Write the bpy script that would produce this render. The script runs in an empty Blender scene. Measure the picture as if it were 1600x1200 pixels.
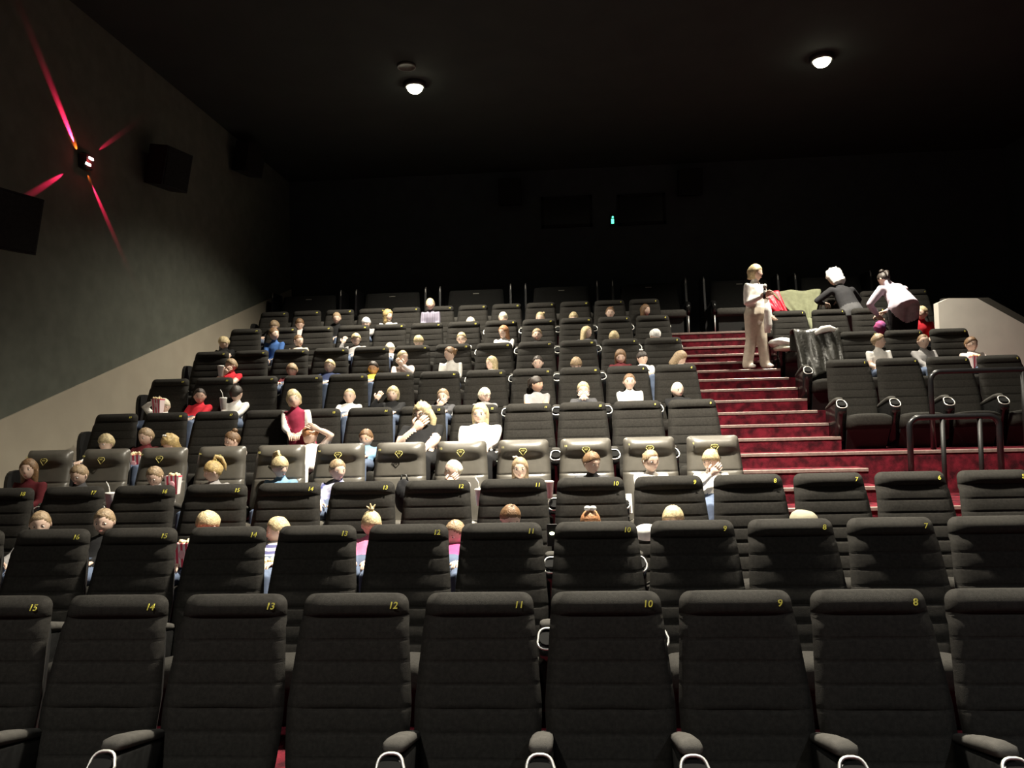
import bpy, math, random
from mathutils import Vector, Matrix, Euler
random.seed(7)
R = math.radians
sc = bpy.context.scene
col = sc.collection
Z0 = 1.862                      # camera height above the floor of the front row

# ------------------------------------------------------------------ camera
FPX, YAW, PIT, ROL = 1207.0, R(4.211), R(2.37), R(1.397)
Fv = Vector((-math.sin(YAW)*math.cos(PIT), math.cos(YAW)*math.cos(PIT), math.sin(PIT)))
_r = Vector((math.cos(YAW), math.sin(YAW), 0)); _u = _r.cross(Fv)
Rv = _r*math.cos(ROL) - _u*math.sin(ROL); Uv = _r*math.sin(ROL) + _u*math.cos(ROL)
cd = bpy.data.cameras.new('camera'); cam = bpy.data.objects.new('camera', cd); col.objects.link(cam)
cd.sensor_width = 36; cd.lens = 36*FPX/1600; cd.clip_start = .05; cd.clip_end = 100
M3 = Matrix((Rv, Uv, -Fv)).transposed()
cam.matrix_world = Matrix.Translation((0, 0, Z0)) @ M3.to_4x4()
sc.camera = cam

def ray(x, y): return Fv + Rv*((x-800)/FPX) - Uv*((y-600)/FPX)
def at(x, y, Y):
    d = ray(x, y); d = d*(Y/d.y); return Vector((d.x, d.y, d.z+Z0))

# ------------------------------------------------------------------ world, exposure
w = bpy.data.worlds.new('world'); sc.world = w; w.use_nodes = True
w.node_tree.nodes['Background'].inputs[0].default_value = (.9, 1, .85, 1)
w.node_tree.nodes['Background'].inputs[1].default_value = .0
sc.view_settings.view_transform = 'Standard'; sc.view_settings.look = 'None'
sc.view_settings.exposure = 0; sc.view_settings.gamma = 1
sc.view_settings.use_curve_mapping = False
CEIL = 5.0 + Z0
WARM = (1, .92, .76); PALE = (1, .97, .88); COOL = (.92, .97, 1)
# ceiling downlights: x, y, power, spot angle, colour
DOWNLIGHTS = [(-2.172, 11.211, 3300, 127, WARM), (3.712, 11.087, 2500, 116, WARM),
              (.35, 6.2, 7500, 122, WARM), (3.712, 6.2, 1200, 112, WARM),
              (-2.172, 0, 1150, 110, PALE), (3.712, 0, 850, 110, COOL)]

# ------------------------------------------------------------------ materials
MATS = {}
def nmat(name, c, rough=.8, metal=0, noise=0, nscale=30, bump=0, bscale=200, c2=None, emit=None, es=0, sheen=0, coat=0, wave=None):
    key = (name, c, rough)
    if key in MATS: return MATS[key]
    m = bpy.data.materials.new(name); m.use_nodes = True; nt = m.node_tree; b = nt.nodes['Principled BSDF']
    b.inputs['Base Color'].default_value = (*c, 1); b.inputs['Roughness'].default_value = rough
    b.inputs['Metallic'].default_value = metal
    if coat: b.inputs['Coat Weight'].default_value = coat
    if sheen: b.inputs['Sheen Weight'].default_value = sheen
    tc = nt.nodes.new('ShaderNodeTexCoord')
    if noise or c2:
        n = nt.nodes.new('ShaderNodeTexNoise'); n.inputs['Scale'].default_value = nscale; n.inputs['Detail'].default_value = 4
        nt.links.new(tc.outputs['Object'], n.inputs['Vector'])
        rp = nt.nodes.new('ShaderNodeValToRGB')
        rp.color_ramp.elements[0].position = .35; rp.color_ramp.elements[1].position = .68
        a = c2 or tuple(v*(1-noise) for v in c)
        rp.color_ramp.elements[0].color = (*a, 1); rp.color_ramp.elements[1].color = (*(min(1, v*(1+noise)) for v in c), 1)
        nt.links.new(n.outputs['Fac'], rp.inputs['Fac']); nt.links.new(rp.outputs['Color'], b.inputs['Base Color'])
    if wave:
        wv = nt.nodes.new('ShaderNodeTexWave'); wv.inputs['Scale'].default_value = wave[1]; wv.bands_direction = wave[2]
        nt.links.new(tc.outputs['Object'], wv.inputs['Vector'])
        rp = nt.nodes.new('ShaderNodeValToRGB'); rp.color_ramp.interpolation = 'CONSTANT'
        rp.color_ramp.elements[1].position = .5
        rp.color_ramp.elements[0].color = (*c, 1); rp.color_ramp.elements[1].color = (*wave[0], 1)
        nt.links.new(wv.outputs['Fac'], rp.inputs['Fac']); nt.links.new(rp.outputs['Color'], b.inputs['Base Color'])
    if bump:
        n = nt.nodes.new('ShaderNodeTexNoise'); n.inputs['Scale'].default_value = bscale; n.inputs['Detail'].default_value = 2
        nt.links.new(tc.outputs['Object'], n.inputs['Vector'])
        bp = nt.nodes.new('ShaderNodeBump'); bp.inputs['Strength'].default_value = bump; bp.inputs['Distance'].default_value = .01
        nt.links.new(n.outputs['Fac'], bp.inputs['Height']); nt.links.new(bp.outputs['Normal'], b.inputs['Normal'])
    if rough >= .88: b.inputs['Specular IOR Level'].default_value = .2
    if emit:
        b.inputs['Emission Color'].default_value = (*emit, 1); b.inputs['Emission Strength'].default_value = es
    MATS[key] = m; return m
FABRIC = nmat('seat_fabric', (.0195, .0180, .0156), .9, noise=.22, nscale=60, bump=.25, bscale=420)
PAD = nmat('armrest_fabric', (.055, .052, .047), .9, noise=.15, bump=.2, bscale=300)
LEATHER = nmat('grey_leather', (.088, .081, .069), .40, noise=.08, nscale=14, bump=.03, bscale=60)
SHELL = nmat('black_plastic', (.010, .010, .010), .5, noise=.2)
GLOSS = nmat('glossy_black_plastic', (.008, .008, .008), .18, noise=.2)
CHROME = nmat('bright_metal', (.85, .84, .80), .38, metal=.6, noise=.05)
STEEL = nmat('black_steel', (.009, .009, .010), .3, noise=.1, coat=.3)
CARPET = nmat('red_carpet', (.155, .009, .020), .95, c2=(.030, .002, .005), nscale=11, bump=.5, bscale=160)
NOSE = nmat('metal_nosing', (.36, .27, .24), .45, metal=.55, noise=.15)
WALLC = nmat('grey_wall_cloth', (.090, .096, .080), .95, noise=.10, nscale=5, bump=.15, bscale=260)
DADO = nmat('beige_wall_paint', (.31, .275, .215), .85, noise=.05, nscale=3, bump=.05, bscale=120)
BACKW = nmat('black_wall_cloth', (.038, .045, .050), .95, noise=.10, nscale=4)
CEILM = nmat('black_ceiling_paint', (.025, .031, .029), .95, noise=.08, nscale=2)
PARA = nmat('pale_wall_paint', (.74, .71, .64), .85, noise=.05, nscale=3)
PARAD = nmat('dark_coping_paint', (.055, .05, .042), .8, noise=.08)
YELLOW = nmat('yellow_print', (.85, .78, .12), .6, noise=.04)
PALEY = nmat('pale_yellow_print', (.48, .43, .14), .6, noise=.04)
GLASSD = nmat('dark_glass', (.004, .004, .005), .25, noise=.1)
SPK = nmat('speaker_cloth', (.012, .012, .013), .9, noise=.2)
LAMPW = nmat('lamp_glow', (1, 1, 1), .5, emit=(1, .93, .68), es=22, noise=.01)
LAMPR = nmat('red_lamp_glow', (1, 1, 1), .5, emit=(1, .80, .72), es=10, noise=.01)
GREEN = nmat('green_glow', (.1, .8, .5), .5, emit=(.12, 1, .6), es=2.5, noise=.01)
PALEGREY = nmat('pale_grey_print', (.16, .15, .13), .6, noise=.05)
POPRED = nmat('popcorn_carton_red', (.75, .06, .12), .6, wave=((.9, .75, .75), 9, 'X'))
WHITE = nmat('white_plastic', (.85, .84, .80), .5, noise=.03)
POP = nmat('popcorn', (.9, .8, .5), .9, noise=.1, nscale=80)
def cloth(c, rough=.9): return nmat('cloth', c, rough, noise=.10, nscale=18, bump=.15, bscale=30)
def skin(c): return nmat('skin', c, .55, noise=.05, nscale=20)
def hairm(c): return nmat('hair', c, .5, noise=.28, nscale=55, bump=.5, bscale=120)

# ------------------------------------------------------------------ mesh builder
class MB:
    def __init__(s): s.v = []; s.f = []; s.m = []
    def add(s, vs, fs, mi=0):
        o = len(s.v); s.v += [tuple(p) for p in vs]; s.f += [tuple(i+o for i in f) for f in fs]; s.m += [mi]*len(fs)
    def box(s, a, b, mi=0, bev=0):
        x0, y0, z0 = a; x1, y1, z1 = b
        if not bev:
            s.add([(x0,y0,z0),(x1,y0,z0),(x1,y1,z0),(x0,y1,z0),(x0,y0,z1),(x1,y0,z1),(x1,y1,z1),(x0,y1,z1)],
                  [(0,3,2,1),(4,5,6,7),(0,1,5,4),(1,2,6,5),(2,3,7,6),(3,0,4,7)], mi); return
        e = bev; rg = []
        def ring(z, k):
            a0, a1, b0, b1 = x0+k, x1-k, y0+k, y1-k
            return [(a0+e,b0,z),(a1-e,b0,z),(a1,b0+e,z),(a1,b1-e,z),(a1-e,b1,z),(a0+e,b1,z),(a0,b1-e,z),(a0,b0+e,z)]
        s.loft([ring(z0, e), ring(z0+e, 0), ring(z1-e, 0), ring(z1, e)], mi)
    def loft(s, rings, mi=0, cap=True):
        n = len(rings[0]); vs = [p for r in rings for p in r]; fs = []
        for i in range(len(rings)-1):
            for j in range(n):
                k = (j+1) % n; fs.append((i*n+j, i*n+k, (i+1)*n+k, (i+1)*n+j))
        if cap:
            fs.append(tuple(reversed(range(n)))); fs.append(tuple((len(rings)-1)*n+j for j in range(n)))
        s.add(vs, fs, mi)
    def tube(s, pts, rad, n=8, mi=0, flat=1.0, side=None, round_ends=False):
        pts = [Vector(p) for p in pts]
        if not isinstance(rad, (list, tuple)): rad = [rad]*len(pts)
        if round_ends:
            d0 = (pts[0]-pts[1]).normalized(); d1 = (pts[-1]-pts[-2]).normalized()
            r0 = rad[0] if not isinstance(rad[0], tuple) else min(rad[0]); r1 = rad[-1] if not isinstance(rad[-1], tuple) else min(rad[-1])
            sc_ = lambda r, k: tuple(q*k for q in r) if isinstance(r, tuple) else r*k
            pts = [pts[0]+d0*r0*.95, pts[0]+d0*r0*.6]+pts+[pts[-1]+d1*r1*.6, pts[-1]+d1*r1*.95]
            rad = [sc_(rad[0], .3), sc_(rad[0], .8)]+list(rad)+[sc_(rad[-1], .8), sc_(rad[-1], .3)]
        rings = []; ref = Vector(side) if side else None
        for i, p in enumerate(pts):
            t = (pts[min(i+1, len(pts)-1)]-pts[max(i-1, 0)]).normalized()
            a = ref if ref else (Vector((1, 0, 0)) if abs(t.x) < .8 else Vector((0, 1, 0)))
            a = (a - t*a.dot(t)).normalized(); b = t.cross(a)
            ra, rb = rad[i] if isinstance(rad[i], tuple) else (rad[i], rad[i]*flat)
            rings.append([p+a*(ra*math.cos(2*math.pi*k/n))+b*(rb*math.sin(2*math.pi*k/n)) for k in range(n)])
            if not side: ref = a
        s.loft(rings, mi)
    def ell(s, c, r, mi=0, nu=12, nv=8, rot=None, cond=None):
        vs = []; fs = []; c = Vector(c)
        for i in range(nv+1):
            th = math.pi*(i+.0)/nv
            for j in range(nu):
                ph = 2*math.pi*j/nu
                p = Vector((r[0]*math.sin(th)*math.cos(ph), r[1]*math.sin(th)*math.sin(ph), -r[2]*math.cos(th)))
                if rot: p = rot @ p
                vs.append(c+p)
        for i in range(nv):
            for j in range(nu):
                k = (j+1) % nu
                if i == 0: fs.append((j, (i+1)*nu+k, (i+1)*nu+j))
                elif i == nv-1: fs.append((i*nu+j, i*nu+k, (i+1)*nu+j))
                else: fs.append((i*nu+j, i*nu+k, (i+1)*nu+k, (i+1)*nu+j))
        s.add(vs, fs, mi)
    def prism(s, poly, y0, y1, mi=0):   # polygon in x,z extruded along y
        n = len(poly)
        s.add([(x, y0, z) for x, z in poly]+[(x, y1, z) for x, z in poly],
              [tuple(range(n)), tuple(reversed(range(n, 2*n)))]+[(i, i+n, (i+1) % n+n, (i+1) % n) for i in range(n)], mi)
    def mesh(s, name, mats, smooth=True):
        me = bpy.data.meshes.new(name); me.from_pydata(s.v, [], s.f)
        for m in (mats if isinstance(mats, (list, tuple)) else [mats]): me.materials.append(m)
        me.polygons.foreach_set('material_index', s.m)
        me.polygons.foreach_set('use_smooth', [smooth]*len(s.f)); me.update()
        return me
def ob(name, data, parent=None, loc=(0, 0, 0), rot=(0, 0, 0), scl=(1, 1, 1)):
    o = bpy.data.objects.new(name, data); col.objects.link(o)
    o.parent = parent; o.location = loc; o.rotation_euler = rot; o.scale = scl
    return o
def tag(o, label, cat, group=None):
    o['label'] = label; o['category'] = cat
    if group: o['group'] = group
    return o
def struct(o, label=None):
    o['kind'] = 'structure'
    if label: o['label'] = label; o['category'] = o.name.split('_')[0].split('.')[0]
    return o

# ------------------------------------------------------------------ layout of the rows (top of the backrests, relative to the camera)
S = .58; X10 = .1405; SH = 1.05
ROW = {1: (3.571, -.812), 2: (4.764, -.658), 3: (5.843, -.475), 4: (7.212, -.224), 5: (8.325, .132),
       6: (9.503, .58), 7: (10.67, 1.026), 8: (11.849, 1.484), 9: (13.048, 1.913)}
FL = {k: ROW[k][1]-SH+Z0 for k in ROW}; FL[10] = 1.33+Z0
RY = {k: ROW[k][0] for k in ROW}; RY[10] = 14.25
EDGE = {k: RY[k-1]+.13 for k in range(2, 11)}; EDGE[1] = -2.6
def colx(c): return X10+(10-c)*S
XL, XA, XB, XR = -5.72, 1.68, 3.0, 8.6
YB, YF = 15.6, -2.6

# ------------------------------------------------------------------ floor, terraces, stairs
b = MB(); b.box((XL-.2, YF-.2, -.2), (XR+.2, EDGE[2], 0)); floor = struct(ob('floor', b.mesh('floor', CARPET, False)), 'dark red carpeted floor under the front row')
def nosing(par, x0, x1, y, z):
    n = MB(); n.box((x0, y-.008, z-.030), (x1, y+.035, z+.004), bev=.003); ob('nosing', n.mesh('nosing', NOSE, False), par)
for k in range(2, 11):
    y1 = EDGE[k+1] if k < 10 else YB
    segs = [(XL, XR)] if k < 6 else ([(XL, XA), (XB, XR)] if k < 10 else [(XL, XR)])
    for x0, x1 in segs:
        b = MB(); b.box((x0, EDGE[k], -.2), (x1, y1, FL[k])); t = ob('terrace', b.mesh('terrace', CARPET, False), floor)
for k in range(6, 11):       # three steps up per row in the aisle, one object each
    for j in range(3):
        if k == 10 and j == 2: continue
        lo = FL[k-1]; st = (FL[k]-lo)/3; run = (EDGE[k]-EDGE[k-1])/3
        z = lo+st*(j+1); y = EDGE[k]-run*(2-j)
        if k == 6: y = EDGE[6]-.36*(2-j)
        ye = EDGE[k+1] if k < 10 else YB
        y2 = y+run if not (k == 6 and j < 2) else y+.36
        if k < 10 and j == 2: y2 = EDGE[k]+(EDGE[k+1]-EDGE[k])/3
        b = MB(); b.box((XA, y, -.2), (XB, y2, z)); s_ = ob('stair_step', b.mesh('stair_step', CARPET, False), floor); nosing(s_, XA, XB, y, z)
tp = ob('stair_step', None, floor)
nosing(tp, XA, XB, EDGE[10], FL[10])
b = MB(); b.box((XA, EDGE[10]+.03, FL[10]-.05), (XB, EDGE[10]+.30, FL[10]+.002)); tp.name = 'landing_edge'; ob('tread', b.mesh('tread', CARPET, False), tp)
nosing(floor, XB, XR, EDGE[6], FL[6]); nosing(floor, XA, XR, EDGE[5], FL[5])

# ------------------------------------------------------------------ walls and ceiling
b = MB(); b.box((XL-.2, YF-.2, -.2), (XL, YB+.2, CEIL)); wl = struct(ob('wall_left', b.mesh('wall_left', WALLC, False)), 'grey cloth left wall above the pale sloping band')
def dz(Y): return (Y-7.355)*.3232+.08+Z0
b = MB(); prof = [(YF, -.1), (YB, -.1), (YB, dz(YB)), (7.355, dz(7.355)), (4.2, dz(4.2)), (YF, 1.0)]
n = len(prof)
b.add([(XL, y, z) for y, z in prof]+[(XL+.02, y, z) for y, z in prof], [tuple(range(n)), tuple(reversed(range(n, 2*n)))]+[(i, (i+1) % n, (i+1) % n+n, i+n) for i in range(n)])
d_ = ob('dado_band', b.mesh('dado_band', DADO, False), wl); d_['label'] = 'pale beige lower band with sloping top edge'
b = MB(); b.box((XL-.2, YB, -.2), (XR+.2, YB+.2, CEIL)); wb = struct(ob('wall_back', b.mesh('wall_back', BACKW, False)), 'black back wall behind the last row')
b = MB(); b.box((XR, YF-.2, -.2), (XR+.2, YB+.2, CEIL)); struct(ob('wall_right', b.mesh('wall_right', BACKW, False)), 'black right side wall')
b = MB(); b.box((XL-.2, YF-.2, -.2), (XR+.2, YF, CEIL)); struct(ob('wall_front', b.mesh('wall_front', nmat('grey_front_wall', (.25, .25, .24), .9, noise=.05), False)), 'grey wall at the screen end')
b = MB(); b.box((XL-.2, YF-.2, CEIL), (XR+.2, YB+.2, CEIL+.2)); struct(ob('ceiling', b.mesh('ceiling', CEILM, False)), 'black painted ceiling')
def window(i, a, c):
    p, q = at(*a, YB), at(*c, YB); x0, x1, z1, z0 = p.x, q.x, p.z, q.z
    b = MB()
    for u in ((x0, z0, x1, z0+.06), (x0, z1-.06, x1, z1), (x0, z0, x0+.06, z1), (x1-.06, z0, x1, z1)): b.box((u[0], YB-.04, u[1]), (u[2], YB+.0, u[3]))
    o = struct(ob('window_%d' % i, b.mesh('window_frame', SPK, False)), ['', 'dark projection window left of the green light', 'dark projection window right of the green light'][i])
    b = MB(); b.box((x0+.05, YB-.02, z0+.05), (x1-.05, YB-.005, z1-.05)); ob('pane', b.mesh('pane', GLASSD, False), o)
window(1, (845, 309), (926, 354)); window(2, (964, 305), (1041, 350))
# green running-man light between the windows
p = at(957, 344, YB-.05); b = MB(); b.box((-.05, -.02, -.11), (.05, .05, .11), bev=.008)
g = ob('exit_light', b.mesh('exit_light', SHELL, False), None, p); tag(g, 'tiny green lit sign on the black back wall', 'sign')
b = MB(); b.box((-.026, -.03, -.075), (.026, -.02, .02)); b.ell((.005, -.026, .055), (.02, .008, .02)); ob('glowing_face', b.mesh('glowing_face', GREEN, False), g)

# ------------------------------------------------------------------ ceiling lamps
def spot(par, loc, power, size, blend, colr, radius, aim=(0, 0, -1)):
    l = bpy.data.lights.new('lamp_light', 'SPOT'); l.energy = power; l.spot_size = R(size); l.spot_blend = blend; l.color = colr; l.shadow_soft_size = radius
    o = bpy.data.objects.new('lamp_light', l); col.objects.link(o); o.parent = par; o.location = loc
    o.rotation_euler = Vector(aim).to_track_quat('-Z', 'Y').to_euler(); return o
def ringpts(r, z, n=28): return [(r*math.cos(2*math.pi*i/n), r*math.sin(2*math.pi*i/n), z) for i in range(n)]
LBL = ['glaring round ceiling lamp above the left block beside a round grille', 'glaring round ceiling lamp above the aisle stairs and right block',
       'round ceiling lamp in the middle over the third row', 'round ceiling lamp over the third row, right',
       'round ceiling lamp near the screen end, left', 'round ceiling lamp near the screen end, right']
b = MB(); b.loft([ringpts(.17, .0), ringpts(.17, -.05), ringpts(.15, -.07), ringpts(.125, -.07), ringpts(.11, -.01)], cap=False); HOUS = b.mesh('lamp_housing', SHELL)
b = MB(); b.loft([ringpts(.118, -.03), ringpts(.122, -.06), ringpts(.108, -.10), ringpts(.075, -.135), ringpts(.03, -.15)]); BULB = b.mesh('lamp_bulb', LAMPW)
for i, (x, y, pw, an, cl) in enumerate(DOWNLIGHTS):
    h = ob('ceiling_lamp', HOUS, None, (x, y, CEIL)); tag(h, LBL[i], 'lamp', 'round ceiling lamps')
    ob('bulb', BULB, h); spot(h, (0, 0, -.17), pw, an, 1.0, cl, .12)
b = MB(); b.loft([ringpts(.135, 0), ringpts(.135, -.03), ringpts(.12, -.035), ringpts(.115, -.02), ringpts(.02, -.02)])
g = ob('ceiling_grille', b.mesh('ceiling_grille', nmat('grille_grey', (.05, .05, .045), .7, noise=.1)), None, (-2.171, 10.617, CEIL)); tag(g, 'small round grille in the ceiling beside the left lamp', 'grille')

# red wall lamp with four crossing beams
rl = at(130, 253, 8.69); rl.x = XL
b = MB(); b.box((.0, -.085, -.095), (.10, .085, .095), bev=.02); lamp = ob('wall_lamp', b.mesh('wall_lamp', SHELL, False), None, (XL, 8.70, 3.15+Z0))
tag(lamp, 'red wall lamp throwing four crossed beams on the left wall', 'lamp')
for y, z in ((.022, .045), (-.03, -.04)):
    b = MB(); b.box((.085, y-.045, z-.016), (.108, y+.045, z+.016), bev=.006); ob('lamp_slot', b.mesh('lamp_slot', LAMPR, False), lamp)
for dy, dzz, pw, sz, st in ((-.62, .79, 1900, 18, .135), (.66, -.75, 620, 11, .135), (.78, .62, 170, 8.5, .21), (-.81, -.59, 380, 8.5, .21)):
    o = .034
    spot(lamp, (o, dy*st, dzz*st), pw, sz, .9, (1, .02, .10), .004, (-math.tan(R(sz*.5+.6)), dy, dzz))

_l = bpy.data.lights.new('lamp_light', 'POINT'); _l.energy = 1.2; _l.color = (1, .05, .06); _l.shadow_soft_size = .02
ob('lamp_light', _l, lamp, (.16, 0, 0))
for dy, dzz, pw, sz in ((-.62, .79, 9, 62), (.66, -.75, 2.5, 44)):
    spot(lamp, (.03, dy*.135, dzz*.135), pw, sz, 1, (1, .16, .02), .004, (-.5, dy, dzz))
# loudspeakers on the walls
def speaker(loc, rz, sc_, label, tilt=0):
    b = MB(); b.prism([(-.25, -.28), (.25, -.28), (.25, .28), (-.25, .28)], -.16, .16)
    o = ob('loudspeaker', b.mesh('loudspeaker', SPK, False), None, loc, (tilt, 0, rz), (sc_,)*3); tag(o, label, 'speaker', 'wall loudspeakers')
    b = MB(); b.box((-.23, -.175, -.26), (.23, -.16, .26), bev=.006); ob('speaker_grille', b.mesh('speaker_grille', nmat('grille_cloth', (.009, .009, .009), .95, noise=.3), False), o)
    b = MB(); b.box((-.05, .14, -.05), (.05, .30, .05)); ob('bracket', b.mesh('bracket', SHELL, False), o)
speaker((XL+.30, 7.05, 2.02+Z0), R(75), 1.0, 'black loudspeaker on the left wall at the picture edge', R(12))
speaker((XL+.30, 10.15, 3.52+Z0), R(75), .95, 'black loudspeaker on the left wall right of the red lamp', R(12))
speaker((XL+.30, 12.85, 4.55+Z0), R(75), .9, 'farthest black loudspeaker high on the left wall', R(12))
p = at(797, 300, YB-.3); speaker(p, 0, .9, 'black loudspeaker on the back wall left of the projection windows', R(10))
p = at(1078, 285, YB-.3); speaker(p, 0, .9, 'black loudspeaker on the back wall right of the projection windows', R(10))

# ------------------------------------------------------------------ seats
SL = .317
def seat_back(leather=False):
    b = MB(); rings = []
    seams = [.953, .856, .766, .674, .58, .485, .39] if not leather else [.735]
    zs = set([.28, .32, .36, .40, .43])
    z = .45
    while z < 1.0: zs.add(round(z, 4)); z += .022
    for s in seams: zs |= {s-.009, s, s+.009}
    for q in (1.0, 1.012, 1.024, 1.034, 1.042, 1.047, 1.05): zs.add(q)
    zs = sorted(zs)
    wt, wb = (.245, .283) if not leather else (.232, .258)
    nf = 13; rc = .05 if not leather else .035
    for z in zs:
        u_ = max(0, min(1, (z-.6)/.45)); hw = wb+(wt-wb)*u_
        if z < .6: hw = wb-.01*((.6-z)/.2)**2
        if z > 1.05-rc: hw -= rc-math.sqrt(max(0, rc*rc-(z-1.05+rc)**2))
        base = -SL*(1.05-z)
        th = .10 if z < .9 else .10-.03*((z-.9)/.15)
        k = 1
        if z > 1.0: k = math.sqrt(max(.02, 1-((z-1.0)/.051)**2))
        bulge = 0
        if not leather:
            if z > .953: bulge = .026*math.sin(math.pi*min(1, (z-.953)/.10))**.7
            else:
                edges = [.25]+seams[::-1]
                for e0, e1 in zip(edges, edges[1:]):
                    if e0 <= z < e1: bulge = .005*math.sin(math.pi*(z-e0)/(e1-e0))**.6
            for s in seams:
                if abs(z-s) < .004: bulge -= .006 if s > .5 else .003
        else:
            if z > .90: bulge = .05*math.sin(math.pi*min(1, (z-.90)/.155))**.8
            elif z < .735: bulge = .012+.02*math.sin(math.pi*max(0, (z-.38)/.36))
            if abs(z-.735) < .004: bulge -= .008
        ring = []
        mid = base+.02
        for i in range(nf):
            u = -1+2*i/(nf-1)
            yy = base-bulge*(1-abs(u)**5)+.035*abs(u)**7-(.014*(abs(u)**2) if z < .93 and not leather else 0)
            ring.append((u*hw, mid+(yy-mid)*k, z))
        for i in range(9):
            u = 1-2*(i+.5)/9
            yy = base+th-.03*abs(u)**4
            ring.append((u*(hw-.004), mid+(yy-mid)*k, z))
        rings.append(ring)
    b.loft(rings); return b.mesh('backrest', LEATHER if leather else FABRIC)
BACK = seat_back(); BACKL = seat_back(True)
def shell():
    b = MB(); rg = []
    for z, hw in ((.26, .20), (.36, .24), (.6, .25), (.85, .225), (.93, .20)):
        y = -SL*(1.05-z)+.085
        rg.append([(-hw, y, z), (hw, y, z), (hw*.96, y+.035, z), (-hw*.96, y+.035, z)])
    b.loft(rg); return b.mesh('back_shell', SHELL)
BSHELL = shell()
def cushion(fab, nm):
    b = MB(); rg = []
    for y, z0, z1, hw in ((-.16, .25, .30, .20), (-.19, .22, .325, .235), (-.3, .21, .345, .245), (-.5, .21, .385, .245), (-.60, .23, .395, .24), (-.645, .26, .38, .23), (-.655, .29, .35, .215)):
        ring = []
        for i in range(9):
            u = -1+2*i/8; ring.append((u*hw, y, z1-.03*abs(u)**6+.008*(1-u*u)))
        for i in range(5):
            u = 1-2*i/4; ring.append((u*hw*.97, y, z0))
        rg.append(ring)
    b.loft([r[::-1] for r in rg][::-1]); return b.mesh(nm, fab)
CUSH = cushion(FABRIC, 'seat_cushion'); CUSHL = cushion(LEATHER, 'seat_cushion')
b = MB(); b.loft([[(-.22, -.14, 0), (-.22, -.46, 0), (.22, -.46, 0), (.22, -.14, 0)], [(-.235, -.12, .23), (-.235, -.57, .23), (.235, -.57, .23), (.235, -.12, .23)]]); PED = b.mesh('pedestal', SHELL, False)
# armrest: glossy support, fabric pad rising to the front, cup holder with a bright rim
def armrest():
    b = MB(); rg = []
    for y, z0, z1, hw in ((-.10, .02, .42, .022), (-.16, .02, .46, .040), (-.40, .02, .51, .044), (-.50, .10, .53, .046), (-.56, .30, .53, .050), (-.60, .40, .50, .050), (-.625, .43, .46, .040)):
        rg.append([(-hw, y, z0), (hw, y, z0), (hw, y, z1-.015), (hw*.7, y, z1), (-hw*.7, y, z1), (-hw, y, z1-.015)])
    b.loft([r[::-1] for r in rg]); return b.mesh('armrest', GLOSS)
ARM = armrest()
def armpad():
    b = MB(); rg = []
    for y, zc, hh, hw in ((-.13, .455, .006, .02), (-.145, .468, .02, .04), (-.30, .515, .028, .046), (-.44, .553, .030, .048), (-.50, .565, .026, .047), (-.525, .562, .012, .036)):
        ring = []
        for k in range(12):
            a = 2*math.pi*k/12; ring.append((hw*math.copysign(abs(math.cos(a))**.7, math.cos(a)), y, zc+hh*math.copysign(abs(math.sin(a))**.7, math.sin(a))))
        rg.append(ring)
    b.loft([r[::-1] for r in rg][::-1]); return b.mesh('armrest_pad', PAD)
APAD = armpad()
def cupring():
    b = MB(); n = 22; pts = []
    cx = Vector((0, -.585, .515)); up = Vector((0, .62, .785)); 
    for i in range(n+1):
        a = 2*math.pi*i/n; ca, sa = math.cos(a), math.sin(a)
        wx = .051*math.copysign(abs(ca)**.75, ca)*(1 if sa > 0 else 1.12); wz = .058*math.copysign(abs(sa)**.8, sa)
        pts.append(cx+Vector((wx, 0, 0))+up*wz)
    rings = []
    for i in range(n):
        t = (pts[(i+1) % n]-pts[i-1]).normalized(); nrm = up.cross(Vector((1, 0, 0))); s_ = t.cross(nrm)
        rings.append([pts[i]+s_*(.0065*math.cos(q))+nrm*(.0065*math.sin(q)) for q in (0, math.pi/2, math.pi, 1.5*math.pi)])
    rings.append(rings[0]); b.loft(rings, cap=False); return b.mesh('cup_holder_rim', CHROME)
CRING = cupring()
b = MB(); b.tube([(0, -.592, .522), (0, -.57, .49), (0, -.53, .43)], [.046, .045, .04], 14); CWELL = b.mesh('cup_well', nmat('black_rubber', (.003, .003, .003), .9, noise=.2), False)
# row-end panel beside the first seat
b = MB(); pr = []
for i in range(24):
    a = 2*math.pi*i/24; pr.append((.17*math.copysign(abs(math.cos(a))**.55, math.cos(a)), .43+.43*math.copysign(abs(math.sin(a))**.4, math.sin(a))))
nn = len(pr)
b.add([(0, y-.05, z) for y, z in pr]+[(.035, y-.05, z) for y, z in pr], [tuple(range(nn)), tuple(reversed(range(nn, 2*nn)))]+[(i, (i+1) % nn, (i+1) % nn+nn, i+nn) for i in range(nn)])
ENDP = b.mesh('end_panel', SHELL, False)

TXT = {}
def txt(s, size, mat, ext=.0012, shear=0, nm='seat_number'):
    key = (s, size, mat.name)
    if key in TXT: return TXT[key]
    c = bpy.data.curves.new('t', 'FONT'); c.body = s; c.size = size; c.align_x = 'CENTER'; c.align_y = 'CENTER'; c.extrude = ext; c.shear = shear
    c.resolution_u = 3; c.offset = size*.012
    o = bpy.data.objects.new('t', c); col.objects.link(o)
    me = bpy.data.meshes.new_from_object(o.evaluated_get(bpy.context.evaluated_depsgraph_get()))
    bpy.data.objects.remove(o); me.name = nm; me.materials.clear(); me.materials.append(mat); TXT[key] = me; return me
TA = R(90)-math.atan(SL)
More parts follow.
